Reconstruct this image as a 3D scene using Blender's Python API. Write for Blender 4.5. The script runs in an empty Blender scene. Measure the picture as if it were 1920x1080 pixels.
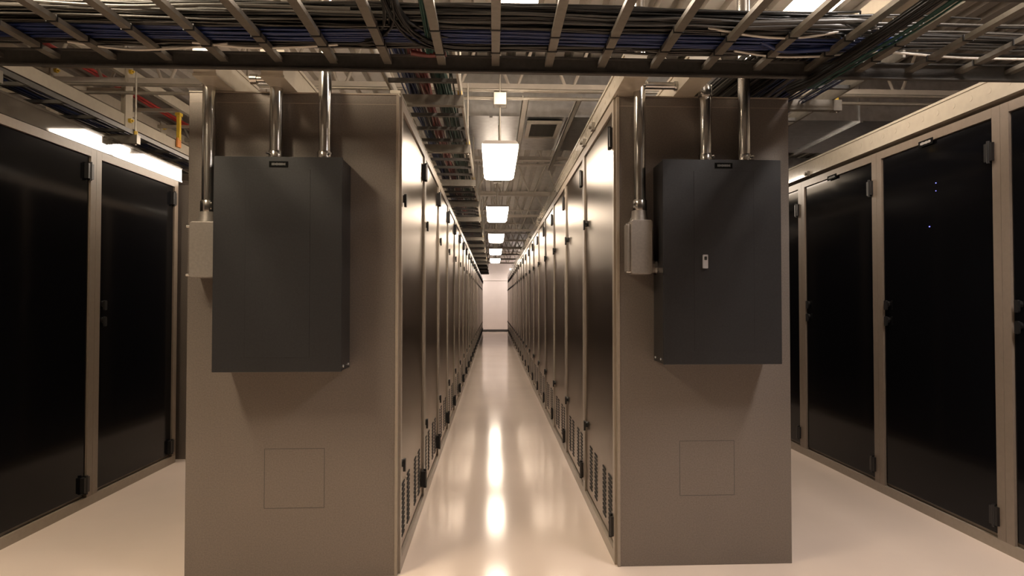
import bpy, math, random
from mathutils import Vector, Matrix

# ------------------------------------------------------------------ camera, world, exposure
SC = bpy.context.scene
COL = SC.collection
EYE = 1.21                                   # camera height in metres
F_PX, PPX, VPX, VPY = 1250.0, 985.0, 925.0, 567.0
YAW = math.atan((PPX - VPX) / F_PX)
PITCH = math.atan((VPY - 540.0) / F_PX * math.cos(YAW))
cam_d = bpy.data.cameras.new('camera')
cam_d.sensor_width = 36.0
cam_d.lens = F_PX / 1920.0 * 36.0
cam_d.shift_x = -(PPX - 960.0) / 1920.0
cam_d.clip_start = 0.05
cam_d.clip_end = 200
cam = bpy.data.objects.new('camera', cam_d)
COL.objects.link(cam)
cam.location = (0, 0, EYE)
cam.rotation_euler = (math.pi / 2 + PITCH, 0, -YAW)
SC.camera = cam

world = bpy.data.worlds.new('world')
SC.world = world
world.use_nodes = True
world.node_tree.nodes['Background'].inputs[0].default_value = (0.02, 0.018, 0.016, 1)
world.node_tree.nodes['Background'].inputs[1].default_value = 0.3

SC.view_settings.view_transform = 'Standard'
SC.view_settings.look = 'None'
SC.view_settings.gamma = 1.0
SC.view_settings.use_curve_mapping = False
SC.view_settings.exposure = 0.0

LAMP_STRENGTH = 22.5                          # aisle lamps
LAMP_COLOR = (1.0, 0.835, 0.665, 1)

# ------------------------------------------------------------------ materials
MATS = {}


def mat(name, color, rough=0.5, metal=0.0, noise=0.0, nscale=60.0, spec=0.5, coat=0.0, bump=0.0, bscale=200.0,
        rnoise=0.0, stretch=None, coat_rough=0.08):
    m = bpy.data.materials.new(name)
    m.use_nodes = True
    nt = m.node_tree
    b = nt.nodes['Principled BSDF']
    b.inputs['Base Color'].default_value = (*color, 1)
    b.inputs['Roughness'].default_value = rough
    b.inputs['Metallic'].default_value = metal
    b.inputs['Specular IOR Level'].default_value = spec
    b.inputs['Coat Weight'].default_value = coat
    b.inputs['Coat Roughness'].default_value = coat_rough
    tc = nt.nodes.new('ShaderNodeTexCoord')
    src = tc.outputs['Object']
    if stretch:
        mp = nt.nodes.new('ShaderNodeMapping')
        mp.inputs['Scale'].default_value = stretch
        nt.links.new(src, mp.inputs[0])
        src = mp.outputs[0]
    n = nt.nodes.new('ShaderNodeTexNoise')
    n.inputs['Scale'].default_value = nscale
    n.inputs['Detail'].default_value = 4
    nt.links.new(src, n.inputs['Vector'])
    if noise > 0:
        r = nt.nodes.new('ShaderNodeValToRGB')
        r.color_ramp.elements[0].position = 0.3
        r.color_ramp.elements[1].position = 0.7
        r.color_ramp.elements[0].color = (*[max(0, c * (1 - noise)) for c in color], 1)
        r.color_ramp.elements[1].color = (*[min(1, c * (1 + noise)) for c in color], 1)
        nt.links.new(n.outputs['Fac'], r.inputs[0])
        nt.links.new(r.outputs[0], b.inputs['Base Color'])
    if rnoise > 0:
        mr = nt.nodes.new('ShaderNodeMapRange')
        mr.inputs['To Min'].default_value = rough * (1 - rnoise)
        mr.inputs['To Max'].default_value = rough * (1 + rnoise)
        nt.links.new(n.outputs['Fac'], mr.inputs['Value'])
        nt.links.new(mr.outputs[0], b.inputs['Roughness'])
    if bump > 0:
        n2 = nt.nodes.new('ShaderNodeTexNoise')
        n2.inputs['Scale'].default_value = bscale
        n2.inputs['Detail'].default_value = 3
        nt.links.new(src, n2.inputs['Vector'])
        bp = nt.nodes.new('ShaderNodeBump')
        bp.inputs['Strength'].default_value = bump
        bp.inputs['Distance'].default_value = 0.002
        nt.links.new(n2.outputs['Fac'], bp.inputs['Height'])
        nt.links.new(bp.outputs[0], b.inputs['Normal'])
    MATS[name] = m
    return m


def emit(name, color, strength):
    m = bpy.data.materials.new(name)
    m.use_nodes = True
    nt = m.node_tree
    b = nt.nodes['Principled BSDF']
    b.inputs['Base Color'].default_value = (0.8, 0.8, 0.78, 1)
    b.inputs['Roughness'].default_value = 0.4
    b.inputs['Emission Color'].default_value = color
    b.inputs['Emission Strength'].default_value = strength
    MATS[name] = m
    return m


mat('floor', (0.77, 0.645, 0.56), 0.12, spec=0.4, noise=0.04, nscale=1.3, bump=0.05, bscale=5.0, rnoise=0.2)
mat('wall', (0.76, 0.70, 0.69), 0.6, noise=0.03, nscale=3)
mat('wall_dimmed', (0.10, 0.09, 0.085), 0.6, noise=0.03, nscale=3)  # wall colour darkened for the unseen front wall, to cut bounce light
mat('baseboard', (0.05, 0.05, 0.05), 0.5)
mat('deck', (0.50, 0.455, 0.40), 0.45, noise=0.10, nscale=8, metal=0.2)
mat('joist', (0.56, 0.50, 0.43), 0.5, noise=0.08, nscale=12)
mat('end_steel', (0.205, 0.176, 0.153), 0.40, noise=0.13, nscale=160, bump=0.12, bscale=500, metal=0.45)
mat('frame', (0.22, 0.175, 0.138), 0.38, noise=0.05, nscale=40)
mat('trim_light', (0.31, 0.26, 0.21), 0.32, noise=0.05, nscale=40)

def gloss_mat(name, color, rough, ior):
    """dark lacquered steel: diffuse base under a Beckmann gloss weighted by Fresnel"""
    m = bpy.data.materials.new(name)
    m.use_nodes = True
    nt = m.node_tree
    nt.nodes.remove(nt.nodes['Principled BSDF'])
    out = nt.nodes['Material Output']
    di = nt.nodes.new('ShaderNodeBsdfDiffuse')
    gl = nt.nodes.new('ShaderNodeBsdfAnisotropic')
    gl.distribution = 'BECKMANN'
    gl.inputs['Roughness'].default_value = rough
    gl.inputs['Color'].default_value = (1.0, 0.93, 0.86, 1)
    no = nt.nodes.new('ShaderNodeTexNoise')
    no.inputs['Scale'].default_value = 150
    ra = nt.nodes.new('ShaderNodeValToRGB')
    ra.color_ramp.elements[0].color = (*[c * 0.85 for c in color], 1)
    ra.color_ramp.elements[1].color = (*[c * 1.15 for c in color], 1)
    tc = nt.nodes.new('ShaderNodeTexCoord')
    nt.links.new(tc.outputs['Object'], no.inputs['Vector'])
    nt.links.new(no.outputs['Fac'], ra.inputs[0])
    nt.links.new(ra.outputs[0], di.inputs['Color'])
    fr = nt.nodes.new('ShaderNodeFresnel')
    fr.inputs['IOR'].default_value = ior
    mx = nt.nodes.new('ShaderNodeMixShader')
    nt.links.new(fr.outputs[0], mx.inputs[0])
    nt.links.new(di.outputs[0], mx.inputs[1])
    nt.links.new(gl.outputs[0], mx.inputs[2])
    nt.links.new(mx.outputs[0], out.inputs['Surface'])
    MATS[name] = m


gloss_mat('door_dark', (0.003, 0.0027, 0.0025), 0.31, 1.5)
mat('door_black', (0.004, 0.004, 0.005), 0.10, spec=0.18, noise=0.1, nscale=200)
mat('black', (0.012, 0.011, 0.011), 0.42)
mat('slot', (0.004, 0.004, 0.004), 0.7)
mat('panel', (0.020, 0.0198, 0.0213), 0.36, noise=0.15, nscale=140, bump=0.2, bscale=500, spec=0.45)
mat('conduit', (0.55, 0.53, 0.50), 0.21, metal=1.0, noise=0.12, nscale=30, stretch=(1, 1, 0.15))
mat('cast', (0.25, 0.222, 0.20), 0.5, metal=0.4, noise=0.08, nscale=90, bump=0.15)
mat('cream', (0.48, 0.425, 0.345), 0.22, noise=0.04, nscale=25, coat=0.5)
mat('cream_shaded', (0.09, 0.076, 0.06), 0.07, noise=0.04, nscale=25, coat=1.0, coat_rough=0.05)  # cream channel darkened in colour to stand for shade beside the lamps
mat('tray', (0.22, 0.198, 0.168), 0.42, metal=0.5, noise=0.10, nscale=40)
mat('tray_dark', (0.085, 0.08, 0.074), 0.45, metal=0.3, noise=0.12, nscale=50)
mat('duct', (0.52, 0.52, 0.52), 0.30, metal=0.9, noise=0.14, nscale=16, rnoise=0.2)
mat('strut', (0.46, 0.42, 0.36), 0.35, metal=0.6, noise=0.08, nscale=40)
mat('cable_black', (0.011, 0.010, 0.009), 0.34, noise=0.2, nscale=6)
mat('cable_grey', (0.040, 0.035, 0.030), 0.36, noise=0.3, nscale=4)
mat('cable_blue', (0.012, 0.024, 0.095), 0.34, noise=0.3, nscale=6)
mat('cable_white', (0.62, 0.58, 0.52), 0.36, noise=0.05, nscale=6)
mat('cable_red', (0.12, 0.022, 0.02), 0.4, noise=0.2, nscale=6)
mat('cable_green', (0.011, 0.045, 0.035), 0.4, noise=0.2, nscale=6)
mat('pipe_red', (0.40, 0.025, 0.02), 0.4, noise=0.1, nscale=6)
mat('yellow', (0.75, 0.50, 0.05), 0.38, noise=0.05, nscale=30)
mat('orange', (0.65, 0.24, 0.06), 0.45, noise=0.05, nscale=30)
mat('label_black', (0.003, 0.003, 0.003), 0.8, spec=0.1, noise=0.05, nscale=30)
mat('label_print', (0.45, 0.42, 0.40), 0.5, noise=0.05, nscale=30)
mat('label_print_dim', (0.10, 0.097, 0.094), 0.5, noise=0.05, nscale=30)
mat('latch_chrome', (0.80, 0.80, 0.84), 0.25, metal=0.6, noise=0.03, nscale=30)
mat('lamp_metal', (0.34, 0.30, 0.27), 0.4, metal=0.3, noise=0.04, nscale=30)
emit('lens', LAMP_COLOR, LAMP_STRENGTH)
emit('lens_cool', (1.0, 0.90, 0.83, 1), 76.0)
emit('lens_warm', (1.0, 0.83, 0.60, 1), 100.0)
emit('lens_fill', (1.0, 0.86, 0.74, 1), 38.0)  # glow of the hidden lamps added for the far wall
emit('led', (0.08, 0.10, 1.0, 1), 3.0)

# ------------------------------------------------------------------ mesh helpers


class MB:
    def __init__(self):
        self.v = []
        self.f = []
        self.smooth = []

    def box(self, x0, x1, y0, y1, z0, z1):
        x0, x1 = min(x0, x1), max(x0, x1)
        y0, y1 = min(y0, y1), max(y0, y1)
        z0, z1 = min(z0, z1), max(z0, z1)
        n = len(self.v)
        self.v += [(x0, y0, z0), (x1, y0, z0), (x1, y1, z0), (x0, y1, z0), (x0, y0, z1), (x1, y0, z1), (x1, y1, z1), (x0, y1, z1)]
        self.f += [tuple(n + i for i in q) for q in ((3, 2, 1, 0), (4, 5, 6, 7), (0, 1, 5, 4), (1, 2, 6, 5), (2, 3, 7, 6), (3, 0, 4, 7))]
        self.smooth += [False] * 6
        return self

    def prism(self, pts, axis, a, b):
        """pts: outline in the two remaining axes (in axis order), extruded along axis from a to b."""
        n = len(self.v)
        k = len(pts)

        def p(u, w, t):
            return {'x': (t, u, w), 'y': (u, t, w), 'z': (u, w, t)}[axis]
        for t in (a, b):
            self.v += [p(u, w, t) for u, w in pts]
        for i in range(k):
            j = (i + 1) % k
            self.f.append((n + i, n + j, n + k + j, n + k + i))
            self.smooth.append(False)
        self.f.append(tuple(n + i for i in reversed(range(k))))
        self.f.append(tuple(n + k + i for i in range(k)))
        self.smooth += [False, False]
        return self

    def rbox(self, x0, x1, y0, y1, z0, z1, r=0.01, axis='y', seg=4):
        """box with rounded corners in the plane across axis"""
        (a0, a1), (b0, b1), (c0, c1) = {'y': ((x0, x1), (z0, z1), (y0, y1)), 'x': ((y0, y1), (z0, z1), (x0, x1)),
                                        'z': ((x0, x1), (y0, y1), (z0, z1))}[axis]
        pts = []
        for cx, cy, s in ((a1 - r, b1 - r, 0), (a0 + r, b1 - r, 1), (a0 + r, b0 + r, 2), (a1 - r, b0 + r, 3)):
            for i in range(seg + 1):
                t = (s + i / seg) * math.pi / 2
                pts.append((cx + r * math.cos(t), cy + r * math.sin(t)))
        return self.prism(pts, axis, c0, c1)

    def tube(self, path, r, n=6, caps=True):
        path = [Vector(p) for p in path]
        base = len(self.v)
        prev = None
        m = len(path)
        for i, p in enumerate(path):
            d = (path[min(i + 1, m - 1)] - path[max(i - 1, 0)]).normalized()
            if prev is None:
                ref = Vector((0, 0, 1)) if abs(d.z) < 0.9 else Vector((1, 0, 0))
                u = d.cross(ref).normalized()
            else:
                u = (prev - d * prev.dot(d)).normalized()
            prev = u
            w = d.cross(u)
            rr = r[i] if isinstance(r, (list, tuple)) else r
            for k in range(n):
                a = 2 * math.pi * k / n
                self.v.append(tuple(p + u * (rr * math.cos(a)) + w * (rr * math.sin(a))))
        for i in range(m - 1):
            for k in range(n):
                k2 = (k + 1) % n
                self.f.append((base + i * n + k, base + i * n + k2, base + (i + 1) * n + k2, base + (i + 1) * n + k))
                self.smooth.append(True)
        if caps:
            for src, rev in ((base, True), (base + (m - 1) * n, False)):
                c = len(self.v)
                self.v += [self.v[src + k] for k in range(n)]
                self.f.append(tuple(c + k for k in (reversed(range(n)) if rev else range(n))))
                self.smooth.append(False)
        return self

    def cyl(self, p0, p1, r, n=20):
        return self.tube([p0, p1], r, n)

    def mesh(self, name, material):
        me = bpy.data.meshes.new(name)
        me.from_pydata(self.v, [], self.f)
        me.polygons.foreach_set('use_smooth', self.smooth)
        me.materials.append(MATS[material])
        me.validate()
        import bmesh
        bm = bmesh.new()
        bm.from_mesh(me)
        bmesh.ops.recalc_face_normals(bm, faces=bm.faces) if not any(self.smooth) else None
        bm.to_mesh(me)
        bm.free()
        return me

    def build(self, name, material, parent=None, loc=(0, 0, 0), bevel=0.0):
        o = bpy.data.objects.new(name, self.mesh(name, material))
        COL.objects.link(o)
        o.location = loc
        if parent:
            o.parent = parent
        if bevel:
            bv = o.modifiers.new('bevel', 'BEVEL')
            bv.width = bevel
            bv.segments = 2
            bv.limit_method = 'ANGLE'
        return o


def tag(o, label, cat, group=None, kind=None):
    o['label'] = label
    if kind != 'structure':
        o['category'] = cat
    if group:
        o['group'] = group
    if kind:
        o['kind'] = kind
    return o


def struct(o, label=None):
    o['kind'] = 'structure'
    if label:
        o['label'] = label
    return o


def thing(name, loc, label, cat, group=None):
    o = bpy.data.objects.new(name, None)
    o.empty_display_size = 0.1
    COL.objects.link(o)
    o.location = loc
    return tag(o, label, cat, group)


def inst(name, me, parent, loc=(0, 0, 0), rot=None, bevel=0.0):
    o = bpy.data.objects.new(name, me)
    COL.objects.link(o)
    o.location = loc
    if rot:
        o.rotation_euler = rot
    o.parent = parent
    if bevel:
        bv = o.modifiers.new('bevel', 'BEVEL')
        bv.width = bevel
        bv.segments = 2
        bv.limit_method = 'ANGLE'
    return o


ORD = ['first', 'second', 'third', 'fourth', 'fifth', 'sixth', 'seventh', 'eighth', 'ninth', 'tenth', 'eleventh', 'twelfth', 'thirteenth',
       'fourteenth', 'fifteenth', 'sixteenth', 'seventeenth', 'eighteenth', 'nineteenth', 'twentieth', 'twenty-first', 'twenty-second',
       'twenty-third', 'twenty-fourth']
RND = random.Random(7)

# ------------------------------------------------------------------ room shell
XW, YB, YF, DECK = 5.6, -4.2, 27.6, EYE + 1.95
struct(MB().box(-XW, XW, YB, YF, -0.1, 0).build('floor', 'floor'), 'glossy cream floor reflecting the ceiling lamps')
struct(MB().box(-XW, XW, YF, YF + 0.12, 0, DECK + 0.1).build('wall_back', 'wall'), 'pale wall at the far end of the aisle')
struct(MB().box(-XW, XW, YB - 0.12, YB, 0, DECK + 0.1).build('wall_front', 'wall_dimmed'), 'unseen wall behind the viewpoint, darkened to cut bounce light')
struct(MB().box(-XW - 0.12, -XW, YB, YF, 0, DECK + 0.1).build('wall_left', 'wall'), 'pale side wall beyond the left cabinets')
struct(MB().box(XW, XW + 0.12, YB, YF, 0, DECK + 0.1).build('wall_right', 'wall'), 'pale side wall beyond the right cabinets')
struct(MB().box(-XW, XW, YF - 0.015, YF, 0, 0.09).build('baseboard_back', 'baseboard'), 'dark baseboard along the far wall')
struct(MB().box(-XW, XW, YF - 0.03, YF, EYE + 0.90, EYE + 0.94).build('trim_1', 'wall'), 'thin ledge across the far wall at cabinet height')
# fluted steel deck, flutes along the aisle
m = MB()
prof = []
x = -XW
while x < XW:
    prof += [(x, 0), (x + 0.075, 0), (x + 0.092, 0.04), (x + 0.135, 0.04)]
    x += 0.152
prof.append((x, 0))
n0 = len(prof)
for yy in (YB, YF):
    m.v += [(px, yy, DECK + pz) for px, pz in prof]
for i in range(n0 - 1):
    m.f.append((i, i + 1, n0 + i + 1, n0 + i))
    m.smooth.append(False)
m.box(-XW, XW, YB, YF, DECK + 0.05, DECK + 0.1)
struct(m.build('ceiling', 'deck'), 'fluted steel deck ceiling')

# ------------------------------------------------------------------ ceiling joists
JB = EYE + 1.50
web_me = None
JOIST_Y = [4.69 + 2.34 * k for k in range(-3, 10)]
a = math.atan2(0.17, 0.36)
wb = MB()
L = math.hypot(0.17, DECK - JB - 0.02)
wb.cyl((0, 0, 0), (0, 0, L), 0.011, 8)
web_me = wb.mesh('web_bar', 'joist')
ch_b = MB().box(-XW, XW, -0.045, -0.008, 0, 0.006).box(-XW, XW, 0.008, 0.045, 0, 0.006).box(-XW, XW, -0.014, -0.008, 0, 0.045).box(-XW, XW, 0.008, 0.014, 0, 0.045).mesh('bottom_chord', 'joist')
ch_t = MB().box(-XW, XW, -0.05, 0.05, 0, 0.02).mesh('top_chord', 'joist')
for k, jy in enumerate(JOIST_Y):
    if jy > 4.6:
        lab = 'open-web steel ceiling joist, %s beyond the near cabinet ends' % ORD[k - 3]
    else:
        lab = 'open-web steel ceiling joist above the cross aisle, %s from the near cabinet ends' % ORD[2 - k]
    t = thing('ceiling_joist', (0, jy, JB), lab, 'joist', 'open-web ceiling joists')
    inst('bottom_chord', ch_b, t)
    inst('top_chord', ch_t, t, (0, 0, DECK - JB - 0.022))
    xx = -3.06
    ang = math.atan2(0.17, DECK - JB - 0.02)
    while xx < 3.1:
        inst('web_bar', web_me, t, (xx + 0.02, 0, 0.01), (0, ang, 0))
        inst('web_bar', web_me, t, (xx - 0.02, 0, 0.01), (0, -ang, 0))
        xx += 0.40

# ------------------------------------------------------------------ cabinets
PITCH_Y = 1.05
CAT = 'server cabinet'


def cabinet_meshes(depth, height, s, hinge_near, dark, vents, stile=0.045):
    """Cabinet with its front plane at local x=0, body towards s*depth, running y 0..PITCH_Y."""
    g = {}
    P = PITCH_Y
    top = height
    b = MB()
    b.box(0.006 * s, s * depth, 0.001, P - 0.001, 0.056, top)
    g['body'] = (b.mesh('body', 'frame'), 0.003)
    pl = MB()
    pl.box(-0.016 * s, s * depth, 0.0, P, 0, 0.0555)
    g['plinth'] = (pl.mesh('plinth', 'trim_light'), 0.002)
    d0, d1 = stile, P - stile
    z0, z1 = 0.075, top - 0.055
    dr = MB()
    dr.box(-0.006 * s, 0.006 * s, d0, d1, z0, z1)
    g['door'] = (dr.mesh('door', 'door_black' if dark else 'door_dark'), 0.004)
    st = MB()
    st.box(-0.016 * s, 0.006 * s, 0.001, d0 - 0.004, 0.055, top - 0.002)
    g['stile_a'] = (st.mesh('stile', 'trim_light' if not dark else 'frame'), 0)
    st = MB()
    st.box(-0.016 * s, 0.006 * s, d1 + 0.004, P - 0.001, 0.055, top - 0.002)
    g['stile_b'] = (st.mesh('stile', 'trim_light' if not dark else 'frame'), 0)
    hd = MB()
    hd.box(-0.016 * s, 0.006 * s, d0 - 0.003, d1 + 0.003, z1 + 0.004, top - 0.002)
    g['header'] = (hd.mesh('header', 'trim_light' if not dark else 'frame'), 0)
    hy = d0 + 0.012 if hinge_near else d1 - 0.012
    hh = MB()
    hh.box(-0.030 * s, -0.005 * s, hy - 0.032, hy + 0.022, -0.045, 0.045)
    hh.cyl((-0.026 * s, hy - 0.005, -0.055), (-0.026 * s, hy - 0.005, 0.055), 0.009, 10)
    g['hinge'] = (hh.mesh('hinge', 'black'), 0)
    ly = d1 - 0.04 if hinge_near else d0 + 0.04
    kn = MB()
    kn.cyl((-0.004 * s, ly, 0), (-0.018 * s, ly, 0), 0.018, 12)
    kn.rbox(-0.028 * s if s > 0 else 0.017, -0.017 * s if s > 0 else 0.028, ly - 0.013, ly + 0.013, -0.038, 0.022, 0.008, 'x', 3)
    g['latch'] = (kn.mesh('latch', 'black'), 0)
    if vents:
        ys = (0.17, 0.34, 0.62, 0.80) if hinge_near else (0.16, 0.35, 0.64, 0.82)
        for i, pair in enumerate((ys[:2], ys[2:])):
            v = MB()
            for yc in pair:
                for r in range(12):
                    zc = 0.125 + r * 0.0215
                    w, hgt = 0.050, 0.0065
                    pts = [(yc - w, zc), (yc - w * 0.8, zc - hgt), (yc + w * 0.8, zc - hgt), (yc + w, zc), (yc + w * 0.8, zc + hgt), (yc - w * 0.8, zc + hgt)]
                    v.prism(pts, 'x', -0.0085 * s, -0.002 * s)
            g['vent%d' % i] = (v.mesh('vent_slots', 'slot'), 0)
    bk = MB()
    bk.box(s * depth, s * (depth + 0.014), 0.04, P - 0.04, 0.075, top - 0.06)
    g['back'] = (bk.mesh('back_door', 'door_dark'), 0.003)
    return g


def place_cabinet(g, x, y, label, group, name='server_cabinet', hz=(1.99, 0.165), lz=(1.69, 0.47), detail=True):
    t = thing(name, (x, y, 0), label, CAT, group)
    inst('body', g['body'][0], t)
    inst('plinth', g['plinth'][0], t)
    inst('stile', g['stile_a'][0], t)
    inst('stile', g['stile_b'][0], t)
    inst('header', g['header'][0], t)
    d = inst('door', g['door'][0], t, bevel=0.003 if detail else 0)
    inst('back_door', g['back'][0], t)
    for z in hz:
        inst('hinge', g['hinge'][0], d, (0, 0, z))
    for z in lz:
        inst('latch', g['latch'][0], d, (0, 0, z))
    for i in range(2):
        if 'vent%d' % i in g:
            o = inst('vent_slots', g['vent%d' % i][0], d)
            o['kind'] = 'stuff'
    return t


LX0, LX1, LY0, LH = -1.345, -0.43, 3.0, 2.14
RX0, RX1, RY0, RH = 0.577, 1.385, 3.055, 2.165
N_ROW = 22
gl = cabinet_meshes(LX1 - LX0, LH, -1, False, False, True)
gr = cabinet_meshes(RX1 - RX0, RH, 1, True, False, True)
left_first = right_first = None
for k in range(N_ROW):
    extra = '' if k else ', grey-ended'
    t = place_cabinet(gl, LX1, LY0 + 0.025 + k * PITCH_Y, 'dark-door server cabinet %s along left side of the lit centre aisle%s' % (ORD[k], extra),
                      'cabinets along the left of the centre aisle', detail=k < 8)
    left_first = left_first or t
    t = place_cabinet(gr, RX0, RY0 + 0.025 + k * PITCH_Y, 'dark-door server cabinet %s along right side of the lit centre aisle%s' % (ORD[k], extra),
                      'cabinets along the right of the centre aisle', detail=k < 8)
    right_first = right_first or t


def end_panel(parent, x0, x1, y, h, rect, side):
    """steel end panel: origin of parent is at its own front corner; x0..x1 world"""
    px, py = parent.location.x, parent.location.y
    e = MB().box(x0 - px, x1 - px, y - py, y - py + 0.024, 0.0, h).build('end_panel', 'end_steel', parent, bevel=0.002)
    e['label'] = 'plain grey steel end panel'
    g = MB()
    w = 0.0012
    a0, a1, b0, b1 = rect
    yy0, yy1 = y - py - 0.0004, y - py + 0.001
    for q in ((a0, a1, b0 - w, b0 + w), (a0, a1, b1 - w, b1 + w), (a0 - w, a0 + w, b0, b1), (a1 - w, a1 + w, b0, b1)):
        g.box(q[0] - px, q[1] - px, yy0, yy1, q[2], q[3])
    g.build('knockout_outline', 'tray_dark', e)
    MB().box(x0 - px + 0.002, x1 - px - 0.002, yy0, yy1, h - 0.044, h - 0.041).build('seam', 'trim_light', e)
    MB().box(x0 - px, x1 - px, y - py - 0.004, y - py + 0.03, h, h + 0.006).build('cap_strip', 'trim_light', e)
    edge = x1 if side > 0 else x0
    MB().box(edge - px - 0.006, edge - px + 0.006, y - py - 0.003, y - py + 0.024, 0.0, h).build('corner_strip', 'trim_light', e)
    return e


end_panel(left_first, LX0, LX1, LY0, LH, (-1.005, -0.745, 0.305, 0.565), 1)
end_panel(right_first, RX0, RX1, RY0, RH, (0.86, 1.115, 0.32, 0.57), -1)

# outer rows
OLX, ORX, OH = -2.42, 2.48, 2.175
OLH = 2.135
gol = cabinet_meshes(1.0, OLH, -1, False, True, False, 0.058)
gor = cabinet_meshes(1.0, OH, 1, True, True, False, 0.058)
outer_r = []
for i, k in enumerate(range(-2, 8)):
    y = 4.166 + k * PITCH_Y
    lab = 'black glossy-door cabinet in the far right row, %s from the near end' % ORD[i]
    t = place_cabinet(gor, ORX, y, lab, 'cabinets in the far right row', hz=(1.955, 0.165), lz=(1.2, 1.1))
    outer_r.append((t, y))
for i, k in enumerate(range(-2, 2)):
    y = 4.146 + (k - 0) * PITCH_Y
    if i == 3:
        break
    lab = 'black glossy-door cabinet in the far left row, %s from the near end' % ORD[i]
    place_cabinet(gol, OLX, y, lab, 'cabinets in the far left row', hz=(1.99, 0.135), lz=(1.2, 1.1))
gold = cabinet_meshes(1.1, OLH - 0.01, -1, False, False, True, 0.045)
for i in range(5):
    lab = 'dark-door cabinet standing forward in the far left row, %s behind the black doors' % ORD[i]
    t = place_cabinet(gold, OLX + 0.12, 5.32 + i * PITCH_Y, lab, 'forward cabinets in the far left row')
    if i == 0:
        MB().box(-1.1, 0, -0.025, -0.001, 0, OLH - 0.01).build('end_panel', 'end_steel', t)


def text_plate(name, parent, x, y, z, w, h, normal, dim, seed):
    """small black label plate with one line of unreadable light print; normal is 'y' (faces -y) or 'x' (faces -x)"""
    r = random.Random(seed)
    p = MB()
    q = MB()
    if normal == 'y':
        p.box(-w / 2, w / 2, -0.003, 0, -h / 2, h / 2)
    else:
        p.box(-0.003, 0, -w / 2, w / 2, -h / 2, h / 2)
    u = -w * 0.36
    while u < w * 0.36:
        cw = w * r.uniform(0.05, 0.09)
        a, b = u, min(u + cw, w * 0.37)
        hh = h * r.uniform(0.16, 0.24)
        if normal == 'y':
            q.box(a, b, -0.0042, -0.003, -hh, hh)
        else:
            q.box(-0.0042, -0.003, a, b, -hh, hh)
        u += cw + w * 0.018
    o = p.build(name, 'label_black', parent, (x, y, z))
    o['label'] = 'black name label'
    pr = q.build('print', 'label_print_dim' if dim else 'label_print', o)
    return o


for (t, y), ww in zip(outer_r, range(20)):
    if 2.5 < y < 5.0:
        text_plate('name_label', t, -0.016, 0.555 if y < 4 else 0.56, OLH - 0.014, 0.125, 0.034, 'x', y > 4, int(y * 10))
    if 2.8 < y < 3.3:
        for yy, zz, r in ((3.603, 1.878, 0.0022), (3.604, 1.834, 0.0018), (3.662, 1.64, 0.0028)):
            MB().box(-0.0075, -0.004, yy - y - r * 1.4, yy - y + r * 1.4, zz - r, zz + r).build('status_light', 'led', t)

# ------------------------------------------------------------------ electrical panels on the cabinet ends


def electric_panel(x0, x1, y0, y1, z0, z1, door, plate, latch, label, bolt_x):
    cx = (x0 + x1) / 2
    t = thing('electrical_panel', (cx, y1, z0), label, 'electrical panel', 'wall-hung electrical panels')
    ox, oy, oz = cx, y1, z0
    MB().box(x0 - ox + 0.004, x1 - ox - 0.004, y0 - oy + 0.012, 0, 0.003, z1 - oz - 0.003).build('enclosure', 'panel', t)
    f = MB().box(x0 - ox, x1 - ox, y0 - oy, y0 - oy + 0.011, 0, z1 - oz).build('front_cover', 'panel', t, bevel=0.002)
    dx0, dx1, dz0, dz1 = door
    d = MB().box(dx0 - ox, dx1 - ox, y0 - oy - 0.001, y0 - oy, dz0 - oz, dz1 - oz).build('door', 'panel', f, bevel=0.001)
    # gap line around the door
    g = MB()
    w = 0.0012
    for q in ((dx0 - w, dx1 + w, dz0 - w, dz0), (dx0 - w, dx1 + w, dz1, dz1 + w), (dx0 - w, dx0, dz0, dz1), (dx1, dx1 + w, dz0, dz1)):
        g.box(q[0] - ox, q[1] - ox, y0 - oy - 0.0008, y0 - oy, q[2] - oz, q[3] - oz)
    g.build('door_gap', 'slot', f)
    if latch:
        lx, lz = latch
        MB().rbox(lx - ox - 0.011, lx - ox + 0.011, y0 - oy - 0.012, y0 - oy - 0.003, lz - oz - 0.03, lz - oz + 0.03, 0.003).build('latch', 'latch_chrome', t)
        MB().rbox(lx - ox - 0.006, lx - ox + 0.006, y0 - oy - 0.0135, y0 - oy - 0.012, lz - oz + 0.006, lz - oz + 0.022, 0.003).build('keyhole', 'slot', t)
    text_plate('name_label', t, (plate[0] + plate[1]) / 2 - ox, y0 - oy, plate[2] - oz, plate[1] - plate[0], 0.024, 'y', True, 3)
    for zz in (0.02,):
        for yy in (-0.03, -0.13):
            sgn = 1 if bolt_x > ox else -1
            MB().cyl((bolt_x - ox - 0.004 * sgn, yy, zz), (bolt_x - ox + 0.004 * sgn, yy, zz), 0.005, 8).build('screw', 'latch_chrome', t)
    return t


electric_panel(-1.163, -0.633, 2.82, 2.999, 0.92, 1.819, (-1.03, -0.766, 0.982, 1.765), (-0.935, -0.858, 1.787), None,
               'dark grey electrical panel on left cabinet end, without visible latch', -0.637)
electric_panel(0.738, 1.265, 2.87, 3.054, 0.939, 1.837, (0.877, 1.141, 1.001, 1.784), (0.97, 1.048, 1.81), (0.923, 1.388),
               'dark grey electrical panel on right cabinet end, with bright metal latch', 0.742)

# ------------------------------------------------------------------ conduits
CR = 0.0275


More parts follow.
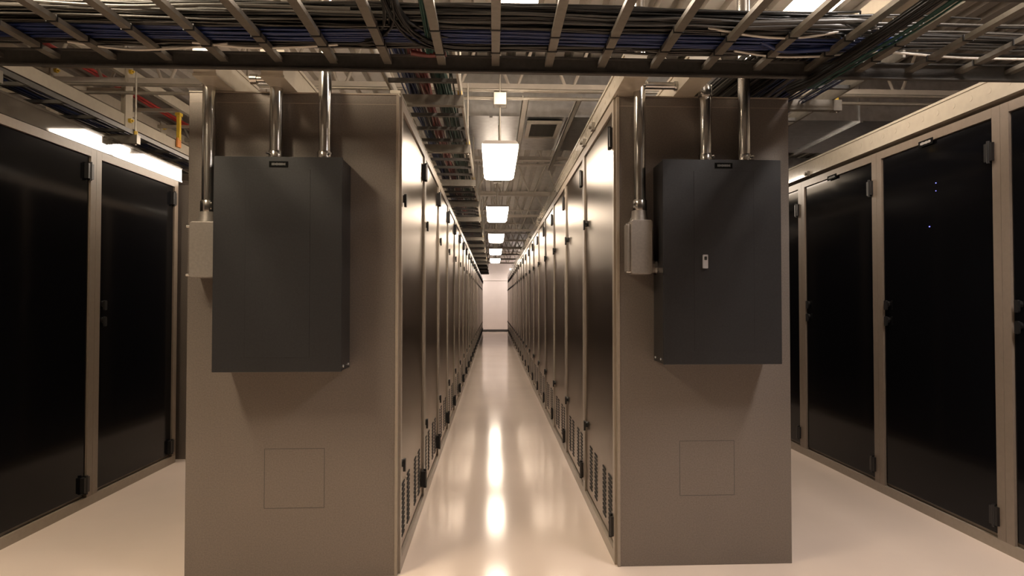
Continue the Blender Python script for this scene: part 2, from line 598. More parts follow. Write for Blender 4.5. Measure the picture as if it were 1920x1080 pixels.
def coupling(parent, z, h=0.05, r=CR + 0.005, screws=True, sx=1):
    m = MB()
    m.tube([(0, 0, z), (0, 0, z + 0.004), (0, 0, z + h - 0.004), (0, 0, z + h)], [r - 0.002, r, r, r - 0.002], 20)
    c = m.build('coupling', 'conduit', parent)
    if screws:
        s = MB()
        for q in (0.3, 0.72):
            s.cyl((sx * r * 0.7, -r * 0.7, z + h * q), (sx * (r * 0.7 + 0.009), -r * 0.7 - 0.009, z + h * q), 0.006, 8)
        s.build('set_screws', 'conduit', c)
    return c


def conduit(x, y, z0, z1, label, fits, elbow=None, nip=None):
    t = thing('conduit', (x, y, z0), label, 'conduit', 'vertical steel conduits')
    path = [(0, 0, 0), (0, 0, z1 - z0)]
    if elbow:
        zt = z1 - z0
        path = [(0, 0, 0), (0, 0, zt - 0.06)]
        for i in range(1, 9):
            a = i / 8 * math.pi / 2
            path.append((0, 0.09 * (1 - math.cos(a)), zt - 0.06 + 0.09 * math.sin(a)))
        path.append((0, elbow, zt + 0.03))
    MB().tube(path, CR, 20).build('pipe', 'conduit', t)
    for z, sx in fits:
        coupling(t, z - z0, sx=sx)
    if nip:
        xa, xb, zz = nip
        m = MB().cyl((xa - x, 0, zz - z0), (xb - x, 0, zz - z0), 0.017, 16)
        n = m.build('side_nipple', 'conduit', t)
        q = (xa if abs(xa - x) > abs(xb - x) else xb) - x
        MB().cyl((q - 0.014, 0, zz - z0), (q + 0.014, 0, zz - z0), 0.023, 8).build('lock_nut', 'conduit', n)
    return t


LYC, RYC = 2.945, 2.995
conduit(-1.235, LYC, 1.60, 2.19, 'steel conduit rising from the fitting left of the left panel',
        [(1.60, 1), (2.155, 1)], elbow=0.5)
t = conduit(-0.948, LYC, 1.82, 2.20, 'short steel conduit standing left of another on the left panel top', [(1.82, -1)], nip=(-1.045, -0.94, 2.185))
MB().tube([(0, 0, 0.335), (0, 0, 0.34), (0, 0, 0.39), (0, 0, 0.395)], [CR, CR + 0.006, CR + 0.006, CR + 0.001], 20).build('end_cap', 'conduit', t)
conduit(-0.738, LYC, 1.82, DECK - 0.01, 'tall steel conduit on the right of the left panel top reaching the ceiling', [(1.82, 1)])
conduit(0.664, RYC, 1.625, DECK - 0.01, 'tall steel conduit rising from the fitting beside the right panel', [(1.625, -1), (2.19, 1)], nip=(0.66, 0.84, 2.20))
conduit(0.970, RYC, 1.838, 2.19, 'steel conduit on the right panel top, left of the pair', [(1.838, 1), (2.15, -1)], elbow=0.5)
conduit(1.150, RYC, 1.838, DECK - 0.01, 'steel conduit on the right panel top, right of the pair', [(1.838, 1)])


def conduit_body(x, y, z0, z1, w, label, cover_side, nip=None):
    t = thing('conduit_fitting', (x, y, z0), label, 'conduit fitting', 'cast conduit fittings')
    h = z1 - z0
    b = MB()
    b.rbox(-w / 2, w / 2, -0.055, 0.05, 0, h - 0.0, 0.014)
    b.build('body', 'cast', t, bevel=0.004)
    MB().tube([(0, 0, h - 0.005), (0, 0, h + 0.02), (0, 0, h + 0.045)], [0.045, 0.037, 0.034], 20).build('hub', 'cast', t)
    c = MB()
    if cover_side < 0:
        c.rbox(-w / 2 - 0.014, -w / 2, -0.045, 0.035, 0.012, h - 0.015, 0.012, 'x')
        c.build('cover', 'cast', t, bevel=0.003)
    for zz in (0.012, h - 0.02):
        MB().cyl((-w / 2 - 0.018, -0.035, zz), (-w / 2 + 0.002, -0.035, zz), 0.006, 8).build('cover_screw', 'conduit', t)
    if nip:
        MB().cyl((w / 2 - 0.005, 0, 0.035), (nip - x, 0, 0.035), 0.028, 18).build('nipple', 'cast', t)
        MB().cyl((nip - x - 0.014, 0, 0.035), (nip - x - 0.004, 0, 0.035), 0.035, 8).build('lock_nut', 'conduit', t)
    return t


conduit_body(-1.236, LYC, 1.315, 1.555, 0.112, 'cast grey conduit fitting beside the left electrical panel', 0, -1.163)
conduit_body(0.662, RYC, 1.336, 1.580, 0.098, 'cast grey conduit fitting beside the right electrical panel', -1, 0.742)

# ------------------------------------------------------------------ cream channels lying on the row tops


def channel(x0, x1, y0, y1, z0, z1, label, face, clips=(), holes=True, paint='cream'):
    t = thing('steel_channel', ((x0 + x1) / 2, y0, z0), label, 'channel', 'cream channels along the cabinet tops')
    w = (x1 - x0) / 2
    h = z1 - z0
    L = y1 - y0
    m = MB()
    m.box(-w, w, 0, L, 0, h)
    m.box(-w - 0.004, w + 0.004, -0.001, L + 0.001, h - 0.012, h + 0.002)
    m.box(-w - 0.004, w + 0.004, -0.001, L + 0.001, -0.002, 0.008)
    m.build('web', paint, t)
    if holes:
        xs = -w if face < 0 else w
        hm = MB().tube([(0, 0, 0), (face * 0.0012, 0, 0)], 0.016, 10).mesh('embossed_knockout', paint)
        yy = 0.12
        n = 0
        while yy < min(L, 7.0) and n < 48:
            inst('knockout', hm, t, (xs, yy, h * 0.5))
            yy += 0.13
            n += 1
    for yy in clips:
        xs = -w if face < 0 else w
        MB().box(xs, xs + face * 0.02, yy - y0 - 0.025, yy - y0 + 0.025, -0.01, 0.03).cyl((xs + face * 0.02, yy - y0, 0.01), (xs + face * 0.035, yy - y0, 0.01), 0.012, 8).build('clamp', 'tray', t)
    return t


channel(0.560, 0.655, 2.80, 26.2, RH + 0.006, RH + 0.110, 'perforated cream channel along the right aisle cabinets, above their doors', -1,
        clips=(3.65, 4.02, 5.75, 7.8, 9.9, 12.0))
channel(0.84, 0.93, 2.80, 26.2, RH + 0.006, RH + 0.110, 'second cream channel on the right cabinets, behind the middle conduit', -1, holes=False)
channel(-0.965, -0.875, 2.80, 26.2, LH + 0.008, LH + 0.120, 'cream channel on the left cabinets, behind the middle conduit', 1, holes=False)
channel(-1.24, -1.15, 2.80, 3.30, LH + 0.010, LH + 0.120, 'short cream stub channel on the left cabinets, near the left conduit', 1, holes=False)
channel(-0.465, -0.426, 3.03, 26.2, LH + 0.002, LH + 0.030, 'thin cream strip along the top edge of left aisle cabinets', 1, holes=False)
channel(ORX - 0.01, ORX + 0.09, 1.9, 12.6, OH + 0.032, OH + 0.150, 'deep cream perforated channel over the black far right cabinets', -1, clips=(5.1, 6.2))
channel(OLX - 0.09, OLX + 0.01, 1.9, 5.26, OLH + 0.004, OLH + 0.112, 'glossy cream channel painted shade-dark over the black far left cabinets, mirroring lamps', 1, holes=False, paint='cream_shaded')

# ------------------------------------------------------------------ fluorescent fixtures


def lamp_meshes(L, w, glow='lens'):
    g = {}
    h = w / 2
    body = MB()
    body.prism([(-h * 0.9, 0.045), (-h * 0.9, 0.058), (-h * 0.5, 0.066), (h * 0.5, 0.066), (h * 0.9, 0.058), (h * 0.9, 0.045)], 'y', 0, L)
    g['housing'] = body.mesh('housing', 'lamp_metal')
    lens = MB()
    lens.prism([(-h, 0.05), (-h, 0.02), (-h * 0.85, 0.004), (-h * 0.5, 0), (h * 0.5, 0), (h * 0.85, 0.004), (h, 0.02), (h, 0.05)], 'y', 0.012, L - 0.012)
    g['lens'] = lens.mesh('lens', glow)
    e = MB()
    e.prism([(-h * 0.96, 0.046), (-h * 0.96, 0.06), (-h * 0.8, 0.068), (h * 0.8, 0.068), (h * 0.96, 0.06), (h * 0.96, 0.046)], 'y', -0.008, 0.012)
    g['cap'] = e.mesh('end_cap', 'lamp_metal')
    return g


LG = lamp_meshes(1.10, 0.245)
LG_SHORT = lamp_meshes(0.62, 0.245)
LG_COOL = lamp_meshes(1.10, 0.245, 'lens_cool')
LG_FILL = lamp_meshes(1.10, 0.245, 'lens_fill')
LG_WARM = lamp_meshes(1.10, 0.245, 'lens_warm')


def lamp(x, y, z, label, group, top, box=True, rz=0.0, LG=LG, L=1.10):
    t = thing('fluorescent_lamp', (x, y, z), label, 'lamp', group)
    t.rotation_euler = (0, 0, rz)
    inst('housing', LG['housing'], t)
    inst('lens', LG['lens'], t)
    inst('end_cap', LG['cap'], t)
    inst('end_cap', LG['cap'], t, (0, L - 0.004, 0))
    for sy in (0.10, L - 0.10):
        MB().cyl((0, sy, 0.06), (0, sy, DECK - z), 0.006, 8).build('stem', 'strut', t)
        if box and sy < 0.5:
            MB().box(-0.045, 0.045, sy - 0.04, sy + 0.04, top - z - 0.15, top - z - 0.06).build('junction_box', 'strut', t, bevel=0.004)
        MB().cyl((0, sy, DECK - z - 0.03), (0, sy, DECK - z), 0.02, 8).build('hanger', 'strut', t)
    return t


CL = EYE + 1.02
for k in range(5):
    lamp(0.045, 4.47 + 2.95 * k, CL, 'lit fluorescent lamp over the centre aisle, %s from the near end' % ORD[k], 'lamps over the centre aisle', JB)
for k, yy in enumerate((4.83, 5.62, 8.8, 11.8)):
    lamp(-1.80, yy, EYE + 1.18, 'lit fluorescent lamp hung over the left aisle, %s from the near end' % ORD[k], 'lamps over the left aisle', JB, box=False, LG=LG_SHORT if k == 0 else LG, L=0.62 if k == 0 else 1.10)
for k, yy in enumerate((6.0, 9.0, 12.0)):
    lamp(1.95, yy, EYE + 1.13, 'lit fluorescent lamp hung over the right aisle, %s from the near end' % ORD[k], 'lamps over the right aisle', JB, box=False)
for x, yy, w in ((0.12, 2.80, 'high fluorescent lamp above the front cable tray, over the centre aisle'),
                 (1.78, 3.25, 'high fluorescent lamp above the front cable tray, over the right aisle')):
    lamp(x, yy, EYE + 1.62, w, 'high lamps above the front cable tray', DECK, box=False)
for x, yy, w in ((-1.75, 1.05, 'fluorescent lamp over the cross aisle to the left of the viewpoint'),
                 (1.85, 1.05, 'fluorescent lamp over the cross aisle to the right of the viewpoint')):
    lamp(x, yy, EYE + 1.62, w, 'lamps over the cross aisle', DECK, box=False, LG=LG_COOL if x > 1 else LG_WARM)

for x, w in ((-0.48, 'left'), (1.75, 'right')):  # out-of-sight lamps added to brighten the far wall
    lamp(x, 26.75, EYE + 1.3, 'unseen added lamp over the far cross aisle brightening the end wall, %s one' % w, 'added lamps over the far cross aisle', DECK, box=False, rz=math.pi / 2, LG=LG_FILL)

# ------------------------------------------------------------------ front cable tray
TY0, TY1, TZ = 1.98, 2.74, 2.155
t = thing('front_cable_tray', (0, TY0, TZ), 'dark ladder cable tray crossing overhead in front of both cabinet ends', 'cable tray')
TXL, TXR = -3.4, 3.4
for yy, dy in ((0, 1), (TY1 - TY0, -1)):
    m = MB()
    m.box(TXL, TXR, yy - 0.004, yy + 0.004, 0, 0.066)
    m.box(TXL + .001, TXR - .001, yy, yy + dy * 0.022, -0.001, 0.005)
    m.box(TXL + .001, TXR - .001, yy, yy + dy * 0.022, 0.061, 0.067)
    m.build('side_rail', 'tray_dark', t)
rung = MB().box(-0.016, 0.016, 0.004, TY1 - TY0 - 0.004, 0, 0.018).mesh('rung', 'tray')
tie = MB().box(-0.019, 0.019, -0.004, 0.004, -0.003, 0.021).mesh('cable_tie', 'black')
RUNGX = [0.008 + 0.2195 * i for i in range(-14, 15)]
for rx in RUNGX:
    r = inst('rung', rung, t, (rx, 0, 0.030))
    for q in (0.43, 0.60):
        inst('cable_tie', tie, r, (0, q + RND.uniform(-0.06, 0.06), 0))


def smooth_path(pts, n=6):
    """Catmull-Rom through pts"""
    P = [Vector(p) for p in pts]
    P = [P[0] * 2 - P[1]] + P + [P[-1] * 2 - P[-2]]
    out = []
    for i in range(1, len(P) - 2):
        p0, p1, p2, p3 = P[i - 1], P[i], P[i + 1], P[i + 2]
        for k in range(n):
            s = k / n
            out.append(0.5 * ((2 * p1) + (p2 - p0) * s + (2 * p0 - 5 * p1 + 4 * p2 - p3) * s * s + (3 * p1 - p0 - 3 * p2 + p3) * s ** 3))
    out.append(P[-2])
    return out


CZ = TZ + 0.050


def tray_run(r, ylo, yhi, zlo, zhi, x0, x1, turn=None, wob=0.012):
    y = r.uniform(ylo, yhi)
    z = r.uniform(zlo, zhi)
    pts = []
    n = max(4, int((x1 - x0) / 0.28))
    for i in range(n + 1):
        x = x0 + (x1 - x0) * i / n
        hump = 0.035 * math.exp(-((x + 0.05) / 0.45) ** 2)
        yy = min(max(y + r.uniform(-wob, wob) - hump * 0.5, ylo - 0.012), TY1 - 0.035)
        pts.append((x, yy, max(zlo, z + r.uniform(-wob, wob) * 0.6)))
    if turn:
        lx, ly, lz = pts[-1]
        ty = r.uniform(*turn)
        rad = 0.14 + (yhi - y) * 0.5
        pts += [(lx + rad * 0.75, ly + 0.03, lz + 0.02), (lx + rad * 1.1, ly + rad * 0.8, lz + 0.035), (lx + rad * 1.05, ly + rad * 1.7, lz + 0.04), (lx + rad * 0.95, 3.6, lz + 0.06), (lx + rad * 0.95, 6.5, lz + 0.06)]
    return pts


r = random.Random(11)
m1, m2, m3 = MB(), MB(), MB()
for i in range(190):
    rad = r.uniform(0.0035, 0.006)
    zz = (CZ + rad + (0.0 if i % 2 else 0.03), CZ + 0.085)
    band = (2.39, 2.485) if i % 7 < 2 else ((2.57, 2.685) if i % 7 < 4 else (2.40, 2.68))
    if band == (2.40, 2.68):
        zz = (CZ + 0.035, CZ + 0.085)
    which = i % 5
    turn = (2.9, 3.4) if r.random() < 0.86 else None
    x1 = r.uniform(0.95, 1.32) if turn else r.uniform(1.6, 3.3)
    (m2 if which in (0, 3) else m1).tube(tray_run(r, band[0], band[1], zz[0], zz[1], -3.3, x1, turn), rad, 5)
for i in range(26):
    rad = r.uniform(0.0035, 0.005)
    m3.tube(tray_run(r, 2.485, 2.575, CZ + rad, CZ + 0.022, -3.3, r.uniform(1.2, 1.5), (2.9, 3.3), 0.007), rad, 5)
m1.build('cable_bundle', 'cable_black')
tag(bpy.data.objects['cable_bundle'], 'mass of black cables lying along the front tray', 'cables', kind='stuff')
tag(m2.build('cable_bundle', 'cable_grey'), 'grey-brown cables mixed into the front tray mass', 'cables', kind='stuff')
tag(m3.build('cable_bundle', 'cable_blue'), 'band of blue cables along the middle of the front tray', 'cables', kind='stuff')

# bundle that leaves the tray towards the viewer and one that stays strapped along a rung
m = MB()
for i in range(16):
    rad = r.uniform(0.004, 0.006)
    sgn = 1 if i % 3 else -1
    x0 = -0.345 + r.uniform(-0.03, 0.03)
    zc = CZ + 0.005 + r.uniform(0, 0.03)
    ye = r.uniform(2.52, 2.66)
    m.tube(smooth_path([(x0, 1.7, zc + 0.10), (x0, 2.1, zc + 0.02), (x0 + 0.01 * sgn, 2.34, zc), (x0 + 0.06 * sgn, ye - 0.10, zc - 0.012), (x0 + 0.18 * sgn, ye, zc - 0.01),
                        (x0 + 0.5 * sgn, ye + 0.015, zc), (x0 + 0.9 * sgn, ye, zc)], 4), rad, 5)
tag(m.build('cable_bundle', 'cable_black'), 'black cables dropping into the front tray left of the centre aisle', 'cables', kind='stuff')
m = MB()
for i in range(7):
    x0 = -0.232 + r.uniform(-0.022, 0.012)
    zc = CZ + r.uniform(0, 0.025)
    m.tube(smooth_path([(x0, 1.7, zc + 0.05), (x0, 2.2, zc), (x0 - 0.01, 2.55, zc), (x0 - 0.02, 2.66, zc - 0.004)], 4), 0.004, 5)
tag(m.build('cable_bundle', 'cable_green'), 'dark green cables running across the front tray beside a rung', 'cables', kind='stuff')
m = MB()
for i in range(9):
    a_ = 2 * math.pi * i / 9
    rr_ = 0.016 if i else 0
    x0 = 1.355 + rr_ * math.cos(a_)
    z0 = TZ - 0.012 + rr_ * math.sin(a_)
    m.tube(smooth_path([(x0 + 0.02, 1.6, z0 + 0.02), (x0, 2.0, z0), (x0 - 0.005, 2.4, z0), (x0 - 0.02, 2.70, z0), (x0 - 0.03, 2.9, z0 + 0.02)], 4), 0.0075, 5)
tag(m.build('cable_bundle', 'cable_black'), 'thick black cable bundle strapped under the right end of the front tray', 'cables', kind='stuff')
m = MB()
for i in range(8):
    x0 = 1.40 + r.uniform(-0.02, 0.03)
    z0 = TZ + 0.0 + r.uniform(-0.02, 0.01)
    m.tube(smooth_path([(x0 + 0.03, 1.6, z0 + 0.03), (x0 + 0.01, 2.1, z0), (x0 - 0.01, 2.45, z0), (x0 - 0.05, 2.78, z0 - 0.008)], 4), 0.004, 5)
tag(m.build('cable_bundle', 'cable_green'), 'thin dark green cables beside the strapped black bundle', 'cables', kind='stuff')


def cable(pts, rad, material, label, group=None, n=6):
    o = MB().tube(smooth_path(pts, n), rad, 8).build('cable', material)
    return tag(o, label, 'cable', group)


# single cables that stand out
zb = CZ - 0.002
cable([(-1.62, 2.60, zb), (-1.40, 2.615, zb - 0.02), (-1.2, 2.61, zb - 0.012), (-1.02, 2.59, zb)], 0.005, 'cable_white', 'pale cable sagging at the left end of the front tray')
cable([(-1.15, 2.585, zb), (-0.95, 2.60, zb - 0.010), (-0.78, 2.60, zb - 0.006), (-0.6, 2.58, zb)], 0.005, 'cable_white', 'pale cable under the tray mass above the left cabinet')
cable([(-1.75, 2.30, zb + 0.03), (-1.3, 2.322, zb + 0.02), (-0.95, 2.318, zb + 0.03), (-0.5, 2.33, zb + 0.03)], 0.007, 'cable_grey', 'pale-edged grey cable at the near side of the tray, upper left')
cable([(0.9, 2.36, zb + 0.02), (1.2, 2.352, zb + 0.03), (1.36, 2.37, zb + 0.04), (1.46, 2.47, zb + 0.05), (1.49, 2.62, zb + 0.05), (1.49, 2.9, zb + 0.07), (1.50, 3.6, zb + 0.08)], 0.011, 'cable_grey',
      'thickest grey cable looping at the right end of the tray, outermost', 'looped grey cables')
cable([(0.9, 2.40, zb + 0.02), (1.18, 2.39, zb + 0.03), (1.32, 2.41, zb + 0.035), (1.41, 2.50, zb + 0.04), (1.43, 2.64, zb + 0.04), (1.43, 2.9, zb + 0.06), (1.44, 3.6, zb + 0.07)], 0.010, 'cable_grey',
      'grey cable looping at the right end of the tray, second from outside', 'looped grey cables')
cable([(0.85, 2.44, zb + 0.015), (1.15, 2.43, zb + 0.02), (1.28, 2.45, zb + 0.025), (1.36, 2.53, zb + 0.03), (1.38, 2.66, zb + 0.03), (1.38, 2.9, zb + 0.05), (1.39, 3.6, zb + 0.06)], 0.009, 'cable_grey',
      'grey cable looping at the right end of the tray, innermost', 'looped grey cables')
cable([(1.03, 2.50, zb + 0.01), (1.12, 2.525, zb - 0.012), (1.22, 2.53, zb - 0.008), (1.34, 2.52, zb), (1.46, 2.50, zb + 0.012)], 0.010, 'cable_blue', 'thick blue cable sagging at the right of the front tray')
cable([(0.95, 2.57, zb), (1.12, 2.60, zb - 0.008), (1.30, 2.60, zb - 0.004), (1.55, 2.58, zb + 0.01), (1.9, 2.60, zb), (2.3, 2.6, zb)], 0.005, 'cable_white', 'pale thin cable at the far right of the front tray')
cable([(0.80, 2.43, zb + 0.03), (1.0, 2.425, zb - 0.001), (1.16, 2.43, zb + 0.002), (1.3, 2.44, zb + 0.03)], 0.005, 'cable_white', 'pale cable in the upper right of the tray mass')
cable([(-0.33, 2.66, zb + 0.004), (-0.26, 2.672, zb), (-0.19, 2.67, zb + 0.004)], 0.011, 'cable_red', 'short red cable end showing under the tray near the left aisle edge')

# ------------------------------------------------------------------ ladders hanging off the right of each row


def side_ladder(x0, x1, y0, y1, z, label, strut_ys, strut_x0, strut_x1, rail_mat, mats, seed, ncab, rods=True, spacing=0.30, nut=True, rail_h=0.065):
    t = thing('cable_ladder', (x0, y0, z), label, 'cable ladder', 'cable ladders running along the aisles')
    L = y1 - y0
    w = x1 - x0
    for xx in (0, w):
        MB().box(xx - 0.006, xx + 0.006, 0, L, 0, rail_h).build('side_rail', rail_mat, t)
    rg = MB().box(0.006, w - 0.006, -0.012, 0.012, 0.004, 0.022).mesh('rung', 'tray_dark')
    n = int(L / spacing)
    for i in range(n):
        inst('rung', rg, t, (0, 0.15 + i * spacing, 0))
    sm = MB().box(strut_x0 - x0, strut_x1 - x0 - 0.045, -0.02, 0.02, -0.055, -0.001).box(strut_x1 - x0 - 0.045, strut_x1 - x0, -0.022, 0.022, -0.058, -0.001).mesh('cross_strut', 'tray')
    for yy in strut_ys:
        s = inst('cross_strut', sm, t, (0, yy - y0, 0))
        if rods:
            MB().cyl((strut_x1 - x0 - 0.02, 0, -0.065), (strut_x1 - x0 - 0.02, 0, JB - z), 0.006, 8).build('hanger_rod', 'strut', s)
            if nut:
                MB().cyl((strut_x1 - x0 - 0.02, 0, 0.0), (strut_x1 - x0 - 0.02, 0, 0.025), 0.013, 6).build('rod_nut', 'yellow', s)
    rr = random.Random(seed)
    for mi, (mname, a_, b_, lab) in enumerate(mats):
        m = MB()
        for i in range(ncab):
            xx = x0 + w * rr.uniform(a_, b_)
            rad = rr.uniform(0.004, 0.0065)
            zz = z + 0.024 + rad + rr.uniform(0, 0.03)
            pts = []
            yy = y0 - 0.12
            while yy < y1:
                pts.append((min(max(xx + rr.uniform(-0.014, 0.014), x0 + 0.02), x1 - 0.02), yy, zz + rr.uniform(-0.004, 0.006)))
                yy += rr.uniform(0.35, 0.6) if yy < 9 else 2.0
            m.tube(pts, rad, 5)
        tag(m.build('cable_bundle', mname), lab, 'cables', kind='stuff')
    return t


side_ladder(-0.52, -0.172, 2.82, 26.0, 2.285, 'slim cable ladder hanging over the left edge of the centre aisle', [3.46, 4.55, 5.85, 7.1, 8.4, 9.7, 11, 12.3, 13.6, 15, 16.5, 18, 20, 22, 24],
            -0.60, -0.155, 'strut',
            [('cable_blue', 0.15, 0.38, 'blue cables in the ladder over the centre aisle'),
             ('cable_red', 0.42, 0.55, 'red cables in the ladder over the centre aisle'),
             ('cable_black', 0.30, 0.9, 'black cables in the ladder over the centre aisle'),
             ('cable_green', 0.62, 0.88, 'green cables in the ladder over the centre aisle')], 5, 13, spacing=0.30)
side_ladder(1.36, 1.80, 2.82, 14.0, 2.285, 'cable ladder hanging over the left edge of the right aisle', [3.45, 4.6, 5.9, 7.2, 8.5, 9.8, 11.1, 12.4], 1.30, 1.845, 'tray',
            [('cable_black', 0.1, 0.9, 'black cables in the ladder over the right aisle'),
             ('cable_grey', 0.1, 0.8, 'grey-brown cables in the ladder over the right aisle'),
             ('cable_blue', 0.05, 0.2, 'blue cables in the ladder over the right aisle')], 6, 9)
side_ladder(-2.62, -2.33, 2.4, 9.0, 2.295, 'dark cable ladder over the far left cabinets', [3.2, 4.42, 5.75, 7.0, 8.2], -2.9, -2.30, 'tray_dark',
            [('cable_blue', 0.25, 0.75, 'blue cables in the dark ladder over the far left cabinets'),
             ('cable_black', 0.05, 0.95, 'black cables in the dark ladder over the far left cabinets')], 8, 9, rail_h=0.026)

# ------------------------------------------------------------------ two-tier cream runway over the far left cabinets
RX = -2.53
t = thing('cable_runway', (RX, 2.2, 2.40), 'two-tier cream cable runway above the far left cabinets', 'cable runway')
RL = 8.0
for dz, hh in ((0.02, 0.075), (0.36, 0.075)):
    for dx in (0, -0.50):
        MB().box(dx - 0.016, dx + 0.016, 0, RL, dz, dz + hh).build('side_rail', 'cream', t)
    rg = MB().box(-0.484, -0.016, -0.016, 0.016, dz + 0.02, dz + 0.045).mesh('rung', 'cream')
    for i in range(15):
        inst('rung', rg, t, (0, 0.28 + i * 0.52, 0))
for py in (3.15 - 2.2, 4.69 - 2.2, 6.2 - 2.2, 7.7 - 2.2):
    for dx in (0, -0.5):
        p = MB().box(dx + 0.016, dx + 0.024, py - 0.045, py + 0.045, 0.0, 0.45).box(dx - 0.03, dx + 0.016, py - 0.004, py + 0.004, 0.096, 0.359).build('post', 'cream', t)
        for zz in (0.06, 0.40):
            MB().cyl((dx + 0.024, py, zz), (dx + 0.042, py, zz), 0.016, 6).cyl((dx + 0.042, py, zz), (dx + 0.055, py, zz), 0.007, 8).build('bolt', 'yellow', p)
tag(MB().cyl((-2.86, 2.3, 2.40 + 0.47), (-2.86, 10.1, 2.40 + 0.47), 0.011, 10).build('red_pipe', 'pipe_red'), 'thin red pipe lying on the cream runway, nearer the post', 'pipe', 'thin red pipes on the runway')
tag(MB().cyl((-2.90, 2.3, 2.40 + 0.47), (-2.90, 10.1, 2.40 + 0.47), 0.011, 10).build('red_pipe', 'pipe_red'), 'thin red pipe lying on the cream runway, farther from the post', 'pipe', 'thin red pipes on the runway')
t = thing('hanging_strap', (-2.50, 5.40, 2.44), 'yellow strap with orange tag hanging from the cream runway', 'strap')
MB().box(-0.012, 0.012, -0.014, 0.014, 0.06, 0.27).build('strap', 'yellow', t)
MB().box(-0.018, 0.018, -0.026, 0.026, 0.25, 0.275).build('buckle', 'yellow', t)
MB().box(-0.008, 0.008, -0.03, 0.03, 0, 0.075).build('tag', 'orange', t, bevel=0.004)

# ------------------------------------------------------------------ ducts, register, struts, wireways
DZ = EYE + 1.46
t = thing('air_duct', (0.6, 5.2, DZ), 'galvanised rectangular air duct crossing above the centre aisle', 'air duct')
MB().box(-0.95, 3.8, 0, 1.15, 0, DECK - DZ - 0.05).build('duct_body', 'duct', t)
for xx in (-0.62, 0.35, 1.35, 2.35, 3.35):
    m = MB()
    m.box(xx - 0.012, xx + 0.012, -0.018, 1.168, -0.018, 0.0).box(xx - 0.012, xx + 0.012, -0.018, 0.0, 0.0, DECK - DZ - 0.06)
    m.build('flange', 'duct', t)
rg = thing('air_register', (0.405, 5.24, DZ - 0.02), 'dark louvred air register in the underside of the duct', 'air register')
m = MB()
m.box(-0.14, -0.105, 0, 0.50, -0.02, 0).box(0.105, 0.14, 0, 0.50, -0.02, 0).box(-0.105, 0.105, 0, 0.035, -0.02, 0).box(-0.105, 0.105, 0.465, 0.50, -0.02, 0)
m.build('frame', 'strut', rg)
MB().box(-0.105, 0.105, 0.035, 0.465, -0.004, 0).build('cavity', 'slot', rg)
lv = MB().prism([(-0.002, -0.016), (0.002, -0.016), (0.012, -0.004), (0.008, -0.004)], 'x', -0.104, 0.104).mesh('louvre', 'tray')
for i in range(12):
    inst('louvre', lv, rg, (0, 0.06 + i * 0.034, 0))
for x_, w_, lab in ((0.225, 0.022, 'pale strut rail under the duct, close beside the nearest centre lamp'),
                    (0.60, 0.018, 'pale strut rail under the duct, just right of the register'),
                    (0.86, 0.018, 'pale strut rail under the duct, farthest right of the register')):
    o = MB().box(-w_, w_, 0, 2.5, 0, 0.006).box(-w_, -w_ + 0.004, 0, 2.5, 0, 0.032).box(w_ - 0.004, w_, 0, 2.5, 0, 0.032).build('strut_rail', 'strut', None, (x_, 4.62, JB - 0.085))
    tag(o, lab, 'strut', 'pale strut rails under the duct')
# small conduits fixed below the first joist
for i, zz in enumerate((0.028, 0.075)):
    o = MB().cyl((-3.4, 4.60 + 0.03 * i, JB - zz), (3.4, 4.60 + 0.03 * i, JB - zz), 0.012, 10).build('ceiling_conduit', 'strut')
    tag(o, 'thin horizontal conduit under the nearest ceiling joist, %s of the two' % ('upper' if i == 0 else 'lower'), 'conduit', 'thin conduits under the joist')
# dark duct over the right aisle
t = thing('air_duct', (2.55, 6.4, EYE + 1.10), 'large dull galvanised duct low over the far right cabinets', 'air duct')
MB().box(-0.40, 2.2, 0.3, 7.0, 0.0, 0.37).build('duct_body', 'duct', t)
for yy in (0.29, 1.7, 3.1, 4.5):
    MB().box(-0.418, 2.218, yy - 0.012, yy + 0.012, -0.015, 0.385).build('flange', 'duct', t)
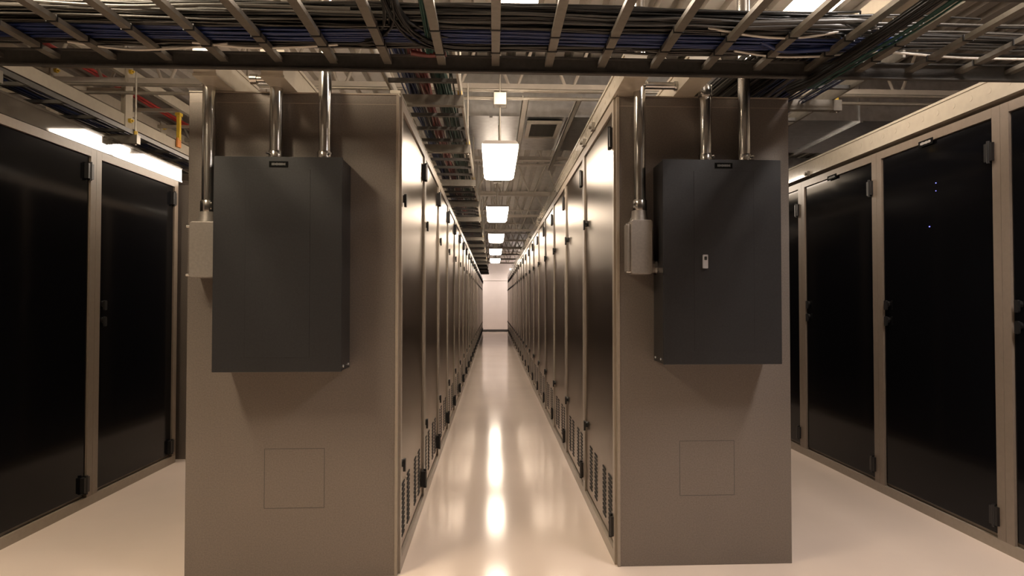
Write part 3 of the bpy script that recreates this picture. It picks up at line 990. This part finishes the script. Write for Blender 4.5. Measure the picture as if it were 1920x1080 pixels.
# cream wireway over the right aisle, upper right corner
for x0, x1, zz, hh, y0, y1, lab in ((2.15, 2.36, EYE + 1.62, 0.10, 2.45, 4.6, 'cream wireway high over the right aisle, at the upper right'),):
    w = MB().box(x0, x1, y0, y1, zz, zz + hh)
    o = w.build('wireway', 'cream')
    tag(o, lab, 'wireway')
    for yy in (3.3, 4.1):
        MB().box(x0 - 0.004, x1 + 0.004, yy - 0.03, yy + 0.03, zz - 0.004, zz + hh + 0.004).build('joint_cover', 'cream', o)
# finned unit seen above the tray at the upper left
t = thing('finned_heater', (-1.66, 3.62, EYE + 1.60), 'dark finned heater unit above the front tray at the upper left', 'heater')
MB().box(-0.22, 0.22, 0.02, 0.30, 0, 0.24).build('casing', 'tray_dark', t)
fin = MB().box(-0.0025, 0.0025, 0, 0.02, 0.005, 0.235).mesh('fin', 'strut')
for i in range(27):
    inst('fin', fin, t, (-0.21 + i * 0.01615, 0, 0))
MB().box(-0.23, 0.23, -0.006, 0.0, 0.05, 0.058).build('painted_glow_edge', 'yellow', t)  # yellow paint standing for the glowing edge above the fins
for dx in (-0.18, 0.18):
    MB().cyl((dx, 0.16, 0.24), (dx, 0.16, DECK - EYE - 1.60), 0.006, 8).build('hanger_rod', 'strut', t)

for yy in (2.8, 4.3):
    MB().box(2.24, 2.27, yy - 0.015, yy + 0.015, EYE + 1.72, DECK).build('hanger', 'strut', bpy.data.objects['wireway'])
# white tapered box seen above the tray at the upper left corner
t = thing('ceiling_box', (-2.16, 3.55, EYE + 1.58), 'white tapered box hanging above the tray in the upper left corner', 'box')
m = MB()
n = 0
for zz, hw in ((0.0, 0.045), (0.05, 0.075), (0.16, 0.075)):
    m.v += [(-hw, -hw, zz), (hw, -hw, zz), (hw, hw, zz), (-hw, hw, zz)]
for lv_ in (0, 4):
    for i in range(4):
        j = (i + 1) % 4
        m.f.append((lv_ + i, lv_ + j, lv_ + 4 + j, lv_ + 4 + i))
m.f += [(3, 2, 1, 0), (8, 9, 10, 11)]
m.smooth += [False] * 10
m.build('cover', 'cable_white', t, bevel=0.004)
MB().cyl((0, 0, 0.16), (0, 0, DECK - EYE - 1.58), 0.01, 8).build('stem', 'strut', t)
